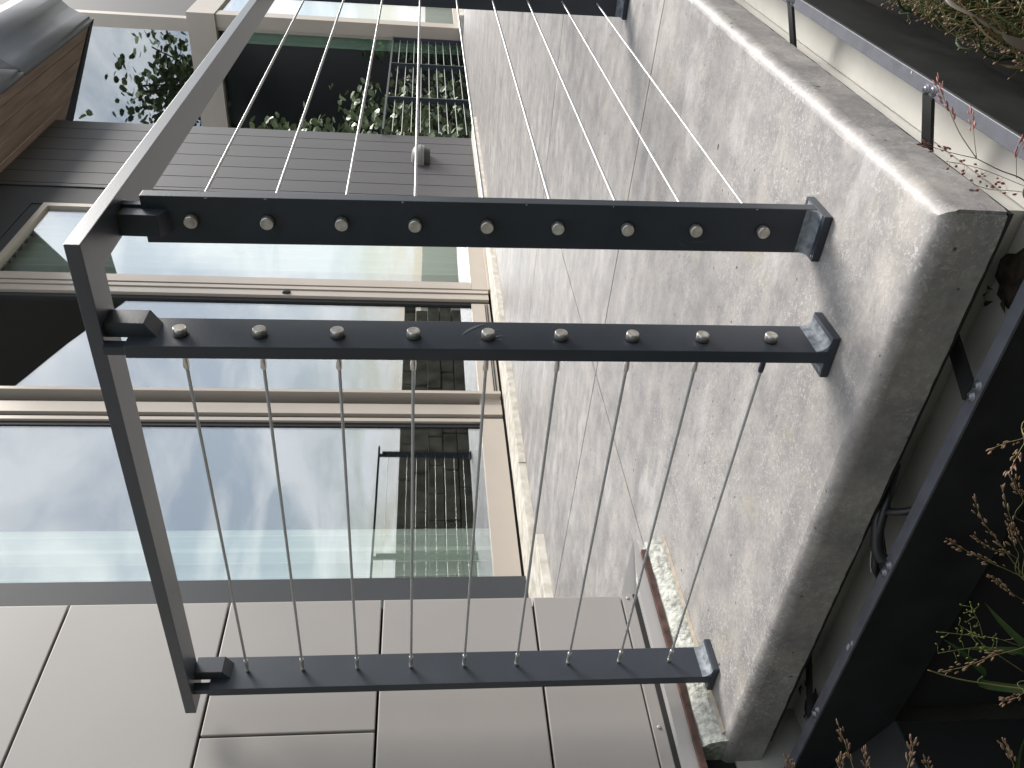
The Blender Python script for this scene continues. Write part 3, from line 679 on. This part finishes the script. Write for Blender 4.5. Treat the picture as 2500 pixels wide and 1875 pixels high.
# ------------------------------------------------------------------ wall lamp on the siding
lp = thing('wall_lamp', 'small grey dome lamp mounted on charcoal siding', 'lamp')
cx, cy, cz = WX+.003, 8.36, .585
b = MB(); n = 14; mm = 7; vs = []
for i in range(mm+1):
    a = math.pi/2*i/mm
    for j in range(n+1):
        t = math.pi*j/n; vs.append((cx+.15*math.sin(t)*math.cos(a)**.6, cy-.16*math.cos(t)*math.cos(a)**.6, cz+.10*math.sin(a)))
b.add(vs, [(i*(n+1)+j, i*(n+1)+j+1, (i+1)*(n+1)+j+1, (i+1)*(n+1)+j) for i in range(mm) for j in range(n)])
b.build('shell', 'lamp', lp, smooth=True)
b = MB(); b.prism([(cx+.145*math.sin(math.pi*j/n), cy-.155*math.cos(math.pi*j/n)) for j in range(n+1)], cz-.03, cz-.001); b.build('lower_rim', 'lamp', lp)
b = MB(); b.prism([(cx+.12*math.sin(math.pi*j/n), cy-.13*math.cos(math.pi*j/n)) for j in range(n+1)], cz-.09, cz-.031); b.build('diffuser', 'lamp_dark', lp)

# ------------------------------------------------------------------ granite kerb lying along the panel wall
kb = thing('granite_kerb', 'rough split granite kerb at the foot of grey panel wall', 'kerb')
b = MB(); n = 30; vs = []; fs = []
for i in range(n+1):
    y = .846+(1.372-.846)*i/n
    for (x, z) in ((-1.60, -.03), (-1.60, .0445), (-1.470, .0445), (-1.458, .030), (-1.452, .012), (-1.449, -.03)):
        vs.append((x+.0035*mnoise.noise(Vector((y*22, z*40, x*9))), y, z+(.0015*mnoise.noise(Vector((y*30, 4, x*9))) if z > 0 else 0)))
fs = [(i*6+k, (i+1)*6+k, (i+1)*6+(k+1) % 6, i*6+(k+1) % 6) for i in range(n) for k in range(6)]+[tuple(range(6)), tuple(range(n*6, n*6+6))[::-1]]
b.add(vs, fs); b.build('stone', 'granite', kb)
b = MB(); b.prism([(-1.4505, .0005), (-1.4505, .006), (-1.443, .0005)], .86, 1.37, 'y'); b.build('mortar_fillet', 'mortar', kb)

# ------------------------------------------------------------------ plants
def leaf_mesh(s, name, m, fold=.18):
    b = MB(); o = [(0, 0), (.25, .40), (.50, .48), (.78, .36), (1, 0)]
    vs = [(x*s, 0, 0) for x, _ in o]+[(x*s, w*s, fold*w*s) for x, w in o[1:-1]]+[(x*s, -w*s, fold*w*s) for x, w in o[1:-1]]
    b.add(vs, [(0, 1, 5), (1, 2, 6, 5), (2, 3, 7, 6), (3, 4, 7), (0, 8, 1), (1, 8, 9, 2), (2, 9, 10, 3), (3, 10, 4)])
    me = bpy.data.meshes.new(name); me.from_pydata(b.v, [], b.f); me.materials.append(M[m]); return me
def leafcloud(name, m, parent, pts, size, seed, kind='stuff'):
    rnd = random.Random(seed); b = MB()
    for p in pts:
        s = size*rnd.uniform(.7, 1.25); e = Matrix.Rotation(rnd.uniform(0, 6.28), 3, 'Z') @ Matrix.Rotation(rnd.uniform(-.9, .9), 3, 'Y') @ Matrix.Rotation(rnd.uniform(-.9, .9), 3, 'X')
        o = [(0, 0, 0), (.30, .42, .06), (.74, .38, .05), (1, 0, -.05), (.74, -.38, .05), (.30, -.42, .06)]
        b.add([Vector(p)+e @ (Vector(q)*s) for q in o], [(0, 1, 2, 3), (0, 3, 4, 5)])
    o = b.build(name, m, parent)
    if kind: o['kind'] = kind
    return o
vine = thing('vine', 'leafy green vine climbing behind far railing before dark glass', 'vine')
rnd = random.Random(11); lm = [leaf_mesh(.11, 'leaf', 'leaf'), leaf_mesh(.09, 'leaf', 'leaf')]
def vine_top(y): return 2.05-.62*abs(y-10.2)**.8 if y < 12.7 else .3
pts = []
while len(pts) < 1900:
    y = 9.35+3.2*rnd.random()**1.7; x = rnd.uniform(-4.0, -3.40); z = rnd.uniform(-.4, 2.6)
    top = 2.9-.82*(y-9.7)+1.2*mnoise.noise(Vector((y*1.6, x*1.2, 3)))
    if z < top*rnd.uniform(.75, 1.0): pts.append((x, y, z))
for p in pts[:150]:
    o = link('leaf', rnd.choice(lm), vine); o.location = p; o.rotation_euler = (rnd.uniform(-.9, .9), rnd.uniform(-.9, .9), rnd.uniform(0, 6.28))
leafcloud('foliage', 'leaf', vine, pts[150:], .095, 5)
for k in range(7):
    x, y = rnd.uniform(-4.2, -3.6), rnd.uniform(10, 12); P = [(x, y, -.75)]
    for j in range(5): P.append((P[-1][0]+rnd.uniform(-.12, .12), P[-1][1]+rnd.uniform(-.2, .2), P[-1][2]+.36))
    MB().tube(cr(P, 3), .008, 5).build('stem', 'bark', vine)

tree = thing('small_tree', 'small leafy tree standing behind the siding, mirrored in upper glass', 'tree')
MB().tube(cr([(-6.6, 10.1, -.75), (-6.5, 10.15, 1.2), (-6.2, 10.2, 3.0), (-5.3, 10.4, 4.6)], 4), [.10]*4+[.08]*4+[.05]*5, 8).build('trunk', 'bark', tree)
pts = []
while len(pts) < 800:
    p = Vector((rnd.gauss(-5.0, .42), rnd.gauss(10.4, .4), rnd.gauss(5.0, .36)))
    if mnoise.noise(p*1.7) > -.25: pts.append(p)
leafcloud('crown', 'leaf', tree, pts, .13, 8)
for k in range(6):
    a = rnd.uniform(0, 6.28); MB().tube(cr([(-5.6, 10.35, 4.2), (-5.0+.35*math.cos(a), 10.4+.3*math.sin(a), 4.7), (-5.0+.7*math.cos(a), 10.4+.6*math.sin(a), 5.3)], 4), .015, 5).build('limb', 'bark', tree)

# greenery added behind the viewer, blocking sky, and a stone garden wall to the right: seen mirrored in the glass
hd = thing('added_hedge', 'tall dark greenery added behind the viewer to block sky', 'added_hedge')
def lumpy(x0, x1, y0, y1, z0, z1, m, nm, par, amp=.25, st=.5):
    b = MB()
    def face(o, u, v, nu, nv):
        vs = []
        for i in range(nu+1):
            for j in range(nv+1):
                p = Vector(o)+Vector(u)*i/nu+Vector(v)*j/nv
                d = mnoise.noise_vector(p*1.3)*amp+mnoise.noise_vector(p*4.7)*amp*.4; vs.append(p+d)
        b.add(vs, [(i*(nv+1)+j, (i+1)*(nv+1)+j, (i+1)*(nv+1)+j+1, i*(nv+1)+j+1) for i in range(nu) for j in range(nv)])
    nx = int((x1-x0)/st); ny = max(2, int((y1-y0)/st)); nz = int((z1-z0)/st)
    face((x0, y1, z0), (x1-x0, 0, 0), (0, 0, z1-z0), nx, nz); face((x0, y0, z1), (x1-x0, 0, 0), (0, y1-y0, 0), nx, ny)
    face((x0, y0, z0), (x1-x0, 0, 0), (0, 0, z1-z0), nx, nz); face((x1, y0, z0), (0, y1-y0, 0), (0, 0, z1-z0), ny, nz); face((x0, y0, z0), (0, y1-y0, 0), (0, 0, z1-z0), ny, nz)
    return b.build(nm, m, par)
lumpy(-14, 9, -6.5, -4.5, -.75, 5.0, 'added_hedge', 'body', hd)
pts = [(rnd.uniform(-14, 9), -4.45+rnd.gauss(0, .15), rnd.uniform(-.7, 5.1)) for _ in range(2000)]
leafcloud('foliage', 'added_hedge', hd, pts, .16, 3)

gw = thing('garden_wall', 'rough stone garden wall beyond the terrace, mirrored in the windows', 'wall')
rs = random.Random(5); y = -2.0
stones = [leaf_mesh(.1, 'x', 'stonewall')]
proto = MB().box(-.5, .5, -.5, .5, -.5, .5).build('stone', 'stonewall', gw, .06, 2)
first = True
for r in range(5):
    y = -3.0+rs.uniform(0, .4)
    while y < 22:
        L = rs.uniform(.5, 1.2)
        o = proto if first else link('stone', proto.data, gw); first = False
        o.location = (7.0+rs.uniform(-.04, .04), y+L/2, -.57+r*.355); o.scale = (.5, L-.03, .34); y += L
STALKS=[
 ('p','stem',1.0,[[-0.36,0.858,-0.138],[-0.333,0.862,-0.097],[-0.32,0.856,-0.058],[-0.306,0.851,-0.021]]),
 ('p','head',0.7,[[-0.306,0.851,-0.021],[-0.286,0.868,-0.003],[-0.267,0.883,0.009],[-0.251,0.896,0.018],[-0.239,0.906,0.023]]),
 ('p','head',0.6,[[-0.305,0.852,-0.021],[-0.287,0.873,-0.022],[-0.278,0.887,-0.025],[-0.266,0.904,-0.027]]),
 ('p','head',0.6,[[-0.306,0.851,-0.021],[-0.3,0.847,0.01],[-0.294,0.842,0.034],[-0.288,0.837,0.055]]),
 ('p','sparse',0.5,[[-0.348,0.855,-0.13],[-0.33,0.854,-0.073],[-0.317,0.847,-0.032],[-0.308,0.837,0.002],[-0.301,0.824,0.031]]),
 ('p','sparse',0.5,[[-0.355,0.872,-0.145],[-0.345,0.859,-0.09],[-0.337,0.841,-0.046],[-0.326,0.825,-0.012]]),
 ('p','head',0.5,[[-0.327,0.852,-0.079],[-0.303,0.858,-0.072],[-0.287,0.858,-0.073]]),
 ('q','head',1.0,[[-0.55,0.684,-0.118],[-0.553,0.666,-0.079],[-0.549,0.653,-0.049],[-0.546,0.638,-0.019]]),
 ('q','head',0.8,[[-0.539,0.692,-0.118],[-0.563,0.667,-0.084],[-0.57,0.651,-0.068],[-0.576,0.636,-0.054]]),
 ('q','head',0.9,[[-0.751,0.593,-0.163],[-0.712,0.606,-0.116],[-0.671,0.62,-0.075],[-0.64,0.625,-0.044],[-0.61,0.628,-0.023]]),
 ('q','head',0.9,[[-0.751,0.593,-0.163],[-0.713,0.603,-0.114],[-0.687,0.604,-0.063],[-0.664,0.602,-0.022],[-0.64,0.599,0.014]]),
 ('q','head',0.7,[[-0.736,0.605,-0.158],[-0.687,0.622,-0.114],[-0.646,0.631,-0.085],[-0.604,0.64,-0.06]]),
 ('q','head',0.6,[[-0.736,0.605,-0.158],[-0.696,0.62,-0.107],[-0.679,0.618,-0.067],[-0.656,0.618,-0.036]]),
 ('q','head',0.6,[[-0.722,0.605,-0.141],[-0.687,0.619,-0.105],[-0.663,0.622,-0.088],[-0.642,0.622,-0.076]]),
 ('q','head',0.6,[[-0.752,0.593,-0.158],[-0.731,0.586,-0.112],[-0.702,0.583,-0.072],[-0.678,0.576,-0.043]]),
 ('q','head',0.6,[[-0.661,0.639,-0.128],[-0.632,0.65,-0.105],[-0.617,0.651,-0.092],[-0.601,0.652,-0.081]]),
 ('r','head',1.0,[[-0.751,0.558,-0.146],[-0.756,0.54,-0.096],[-0.751,0.527,-0.051],[-0.749,0.513,-0.009],[-0.742,0.502,0.029]]),
 ('r','stem',1.3,[[-0.833,0.531,-0.179],[-0.821,0.529,-0.12],[-0.807,0.529,-0.062],[-0.792,0.527,-0.019],[-0.774,0.526,0.02]]),
 ('r','green',0.6,[[-0.817,0.549,-0.13],[-0.786,0.563,-0.077],[-0.763,0.567,-0.049],[-0.746,0.565,-0.026]]),
 ('r','green',0.5,[[-0.796,0.563,-0.14],[-0.777,0.567,-0.091],[-0.766,0.564,-0.054],[-0.755,0.562,-0.008]]),
 ('r','green',0.5,[[-0.802,0.562,-0.12],[-0.789,0.565,-0.08],[-0.785,0.56,-0.044],[-0.783,0.554,-0.01]]),
 ('r','green',0.5,[[-0.781,0.571,-0.075],[-0.758,0.577,-0.063],[-0.74,0.58,-0.049],[-0.728,0.577,-0.04]]),
 ('r','blade',9,[[-0.817,0.543,-0.179],[-0.786,0.564,-0.125],[-0.76,0.58,-0.091],[-0.739,0.59,-0.069]]),
 ('r','blade',7,[[-0.858,0.556,-0.132],[-0.837,0.565,-0.095],[-0.811,0.576,-0.061],[-0.793,0.58,-0.035]]),
 ('r','blade',7,[[-0.798,0.558,-0.169],[-0.797,0.564,-0.13],[-0.797,0.568,-0.096],[-0.8,0.572,-0.052]]),
 ('r','head',0.6,[[-0.79,0.52,-0.12],[-0.795,0.508,-0.094],[-0.793,0.5,-0.078],[-0.788,0.494,-0.056]]),
 ('r','blade',8,[[-0.86,0.405,-0.047],[-0.815,0.43,-0.046],[-0.791,0.439,-0.045],[-0.767,0.448,-0.049]]),
 ('r','head',0.6,[[-0.857,0.429,-0.07],[-0.829,0.442,-0.058],[-0.813,0.447,-0.047],[-0.799,0.451,-0.036]]),
 ('s','head',1.0,[[-0.861,0.426,0.11],[-0.827,0.444,0.125],[-0.801,0.457,0.137],[-0.78,0.465,0.148]]),
 ('s','head',1.0,[[-0.869,0.415,0.071],[-0.825,0.438,0.069],[-0.803,0.446,0.068],[-0.786,0.45,0.07]]),
 ('s','head',0.8,[[-0.86,0.425,0.101],[-0.83,0.44,0.111],[-0.813,0.445,0.116],[-0.8,0.447,0.121]]),
 ('s','head',0.9,[[-0.866,0.431,0.18],[-0.836,0.447,0.19],[-0.821,0.45,0.196],[-0.809,0.451,0.201]]),
 ('s','head',0.7,[[-0.862,0.427,0.128],[-0.832,0.442,0.137],[-0.817,0.446,0.143],[-0.806,0.446,0.146]]),
 ('s','head',0.9,[[-0.855,0.419,0.032],[-0.825,0.435,0.043],[-0.812,0.437,0.05],[-0.801,0.437,0.056]]),
]
# ------------------------------------------------------------------ grasses
def ribbon(pts, wd, b, twist=.6):
    P = cr(pts, 6); n = len(P)
    for s in range(1):
        vs = []
        for i, p in enumerate(P):
            d = (P[min(i+1, n-1)]-P[max(i-1, 0)]).normalized(); sd = d.cross(Vector((math.cos(twist), math.sin(twist), .5))).normalized()
            up = d.cross(sd).normalized()
            w = wd*(1-(i/(n-1))**2.2)+.0003
            vs += [p-sd*w+up*w*.35, p, p+sd*w+up*w*.35]
        b.add(vs, [(3*i+k, 3*i+k+1, 3*i+k+4, 3*i+k+3) for i in range(n-1) for k in (0, 1)])
def seed_at(b, p, d, L, w):
    d = d.normalized(); a = d.orthogonal().normalized(); c = d.cross(a); n = 6
    prof = [(0, .25), (.25, .85), (.5, 1), (.78, .6)]
    vs = [p+d*(L*t)+(a*math.cos(2*math.pi*k/n)+c*math.sin(2*math.pi*k/n))*w*r for t, r in prof for k in range(n)]+[p+d*L]
    b.add(vs, [(i*n+k, i*n+(k+1) % n, (i+1)*n+(k+1) % n, (i+1)*n+k) for i in range(3) for k in range(n)]+[(3*n+k, 3*n+(k+1) % n, 4*n) for k in range(n)])
PL = {'p': ('grass_plant', 'thin grass with dusky pink seeds before the white liner', 'stalkp', 'seed_pink', (-.30, .72)),
      'q': ('grass_plant', 'grass with tan seed heads in front of black edging', 'stalk', 'seed_tan', (-.55, .50)),
      'r': ('grass_plant', 'grass with broad green blades over the black soil bed', 'stalk', 'seed_tan', (-.80, .42)),
      's': ('grass_plant', 'short tan seed heads rising at the left end of edging', 'stalk', 'seed_tan', (-.95, .30))}
roots = {k: thing(v[0], v[1], 'grass', 'grasses in the soil bed') for k, v in PL.items()}
rg = random.Random(21)
for k, kind, wd, pts in STALKS:
    par = roots[k]; sm = PL[k][2]; sd = PL[k][3]; P0 = [Vector(p) for p in pts]
    if kind == 'blade':
        P = [Vector((P0[0].x+.04, P0[0].y-.06, P0[0].z-.35))]+P0
        b = MB(); ribbon(P, wd*.00075, b, 2.2); b.build('blade', 'blade', par, smooth=True); continue
    P = list(P0)
    base_in = (P0[0]-P0[1]); root = P0[0]+Vector((.03, -.05, -.25))
    if kind in ('stem',) or k in 'qrs' and kind != 'green': P = [root]+P
    C = cr(P, 8); n = len(C); r0 = .0011*wd if kind == 'stem' else .0008*wd
    MB().tube(C, [max(.00035, r0*(1-.55*i/(n-1))) for i in range(n)], 5).build('stem', sm if kind != 'green' else 'stalk', par, smooth=True)
    if kind == 'stem': continue
    b = MB(); C2 = cr(P0, 14); n2 = len(C2)
    start = int(n2*(.42 if kind == 'head' else .30)); step = 2 if kind == 'head' else 3
    if k == 'p' and kind == 'head': step = 3
    if kind == 'green': step = 3
    for i in range(start, n2, step):
        d = (C2[min(i+1, n2-1)]-C2[max(i-1, 0)]).normalized()
        for rep in range(2 if kind == 'head' and rg.random() < .35 else 1):
            side = Vector((rg.uniform(-1, 1), rg.uniform(-1, 1), rg.uniform(-1, 1))); side = (side-d*side.dot(d)).normalized()
            off = .0012+.0025*rg.random() if kind == 'head' else .003+.006*rg.random()
            L, w = (.0078, .00105) if kind == 'head' else (.0065, .0014)
            if kind == 'green': L, w, off = .0040, .0009, .004+.010*rg.random()
            s = rg.uniform(.75, 1.25); p = C2[i]+side*off
            if off > .004: b.tube([C2[i], p], .00016, 4)
            seed_at(b, p, d+side*rg.uniform(.0, .45), L*s, w*s)
    b.build('seed_head', sd if kind != 'green' else 'seed_green', par, smooth=True)

# dense tussocks beside the black edging on the sunny side
def tussock(label, cx, cy, n, h, seed, spread=.10, dry=.5):
    rr = random.Random(seed); t = thing('grass_tussock', label, 'grass', 'tussocks beside the edging')
    bl, bd, sd, st = MB(), MB(), MB(), MB()
    for i in range(n):
        a = rr.uniform(0, 6.28); r = abs(rr.gauss(0, spread)); x, y = cx+r*math.cos(a), cy+r*math.sin(a)
        hh = h*rr.uniform(.55, 1.1); lean = rr.uniform(.05, .28); b2 = rr.uniform(0, 6.28)
        P = [Vector((x, y, -.74)), Vector((x+lean*.25*math.cos(b2), y+lean*.25*math.sin(b2), -.74+hh*.5)), Vector((x+lean*.7*math.cos(b2), y+lean*.7*math.sin(b2), -.74+hh*.85)), Vector((x+lean*1.2*math.cos(b2), y+lean*1.2*math.sin(b2), -.74+hh*(.98 if rr.random() < .6 else .8)))]
        for p in P:
            lim = -0.278 if p.z < -.20 else -0.268+(p.z+.20)*.35
            if p.x < lim: p.x = lim+(lim-p.x)*.3
        if rr.random() < .55: ribbon(P, rr.uniform(.0016, .0042), bl if rr.random() > dry*.6 else bd, rr.uniform(0, 3))
        else:
            C = cr(P, 5); st.tube(C, .0007, 4, cap=False)
            for k in range(int(len(C)*.45), len(C)):
                for _ in range(2):
                    s = Vector((rr.uniform(-1, 1), rr.uniform(-1, 1), rr.uniform(-.6, .8)))*rr.uniform(.006, .03); q = C[k]+s
                    if q.x < (-.285 if q.z < -.20 else -.275+(q.z+.20)*.3): continue
                    st.tube([C[k], q], .0003, 3, cap=False); seed_at(sd, q, s+Vector((0, 0, .01)), .0055*rr.uniform(.7, 1.2), .0015)
    for mbx, nm, mm in ((bl, 'green_blades', 'blade'), (bd, 'dry_blades', 'blade_dry'), (st, 'stems', 'stalk'), (sd, 'seeds', 'seed_tan')):
        if mbx.v: o = mbx.build(nm, mm, t, smooth=True); o['kind'] = 'stuff'
    return t
tussock('dense sunlit tussock nearest the slab corner by black edging', -.12, 1.10, 380, .63, 1)
tussock('dense tussock of dry seed stems along the black edging', -.12, 1.30, 460, .66, 2, .13)
tussock('tussock farther along the edging at picture edge', -.10, 1.72, 460, .70, 3, .15)
tussock('low tussock in the open bed right of the edging', .14, 1.08, 330, .60, 4, .14)
bb = MB(); ribbon([Vector(p) for p in [(-0.224, 0.941, -0.166), (-0.212, 0.945, -0.112), (-0.202, 0.957, -0.079), (-0.194, 0.977, -0.062), (-0.186, 0.997, -0.045), (-0.181, 1.028, -0.033), (-0.168, 1.063, -0.031)]], .0072, bb, .9)
o = bb.build('arching_grass', 'blade_purple', smooth=True); tag(o, 'single wide arching blade with purple tip above the tussocks', 'grass')
# loose specks on the slab and liner
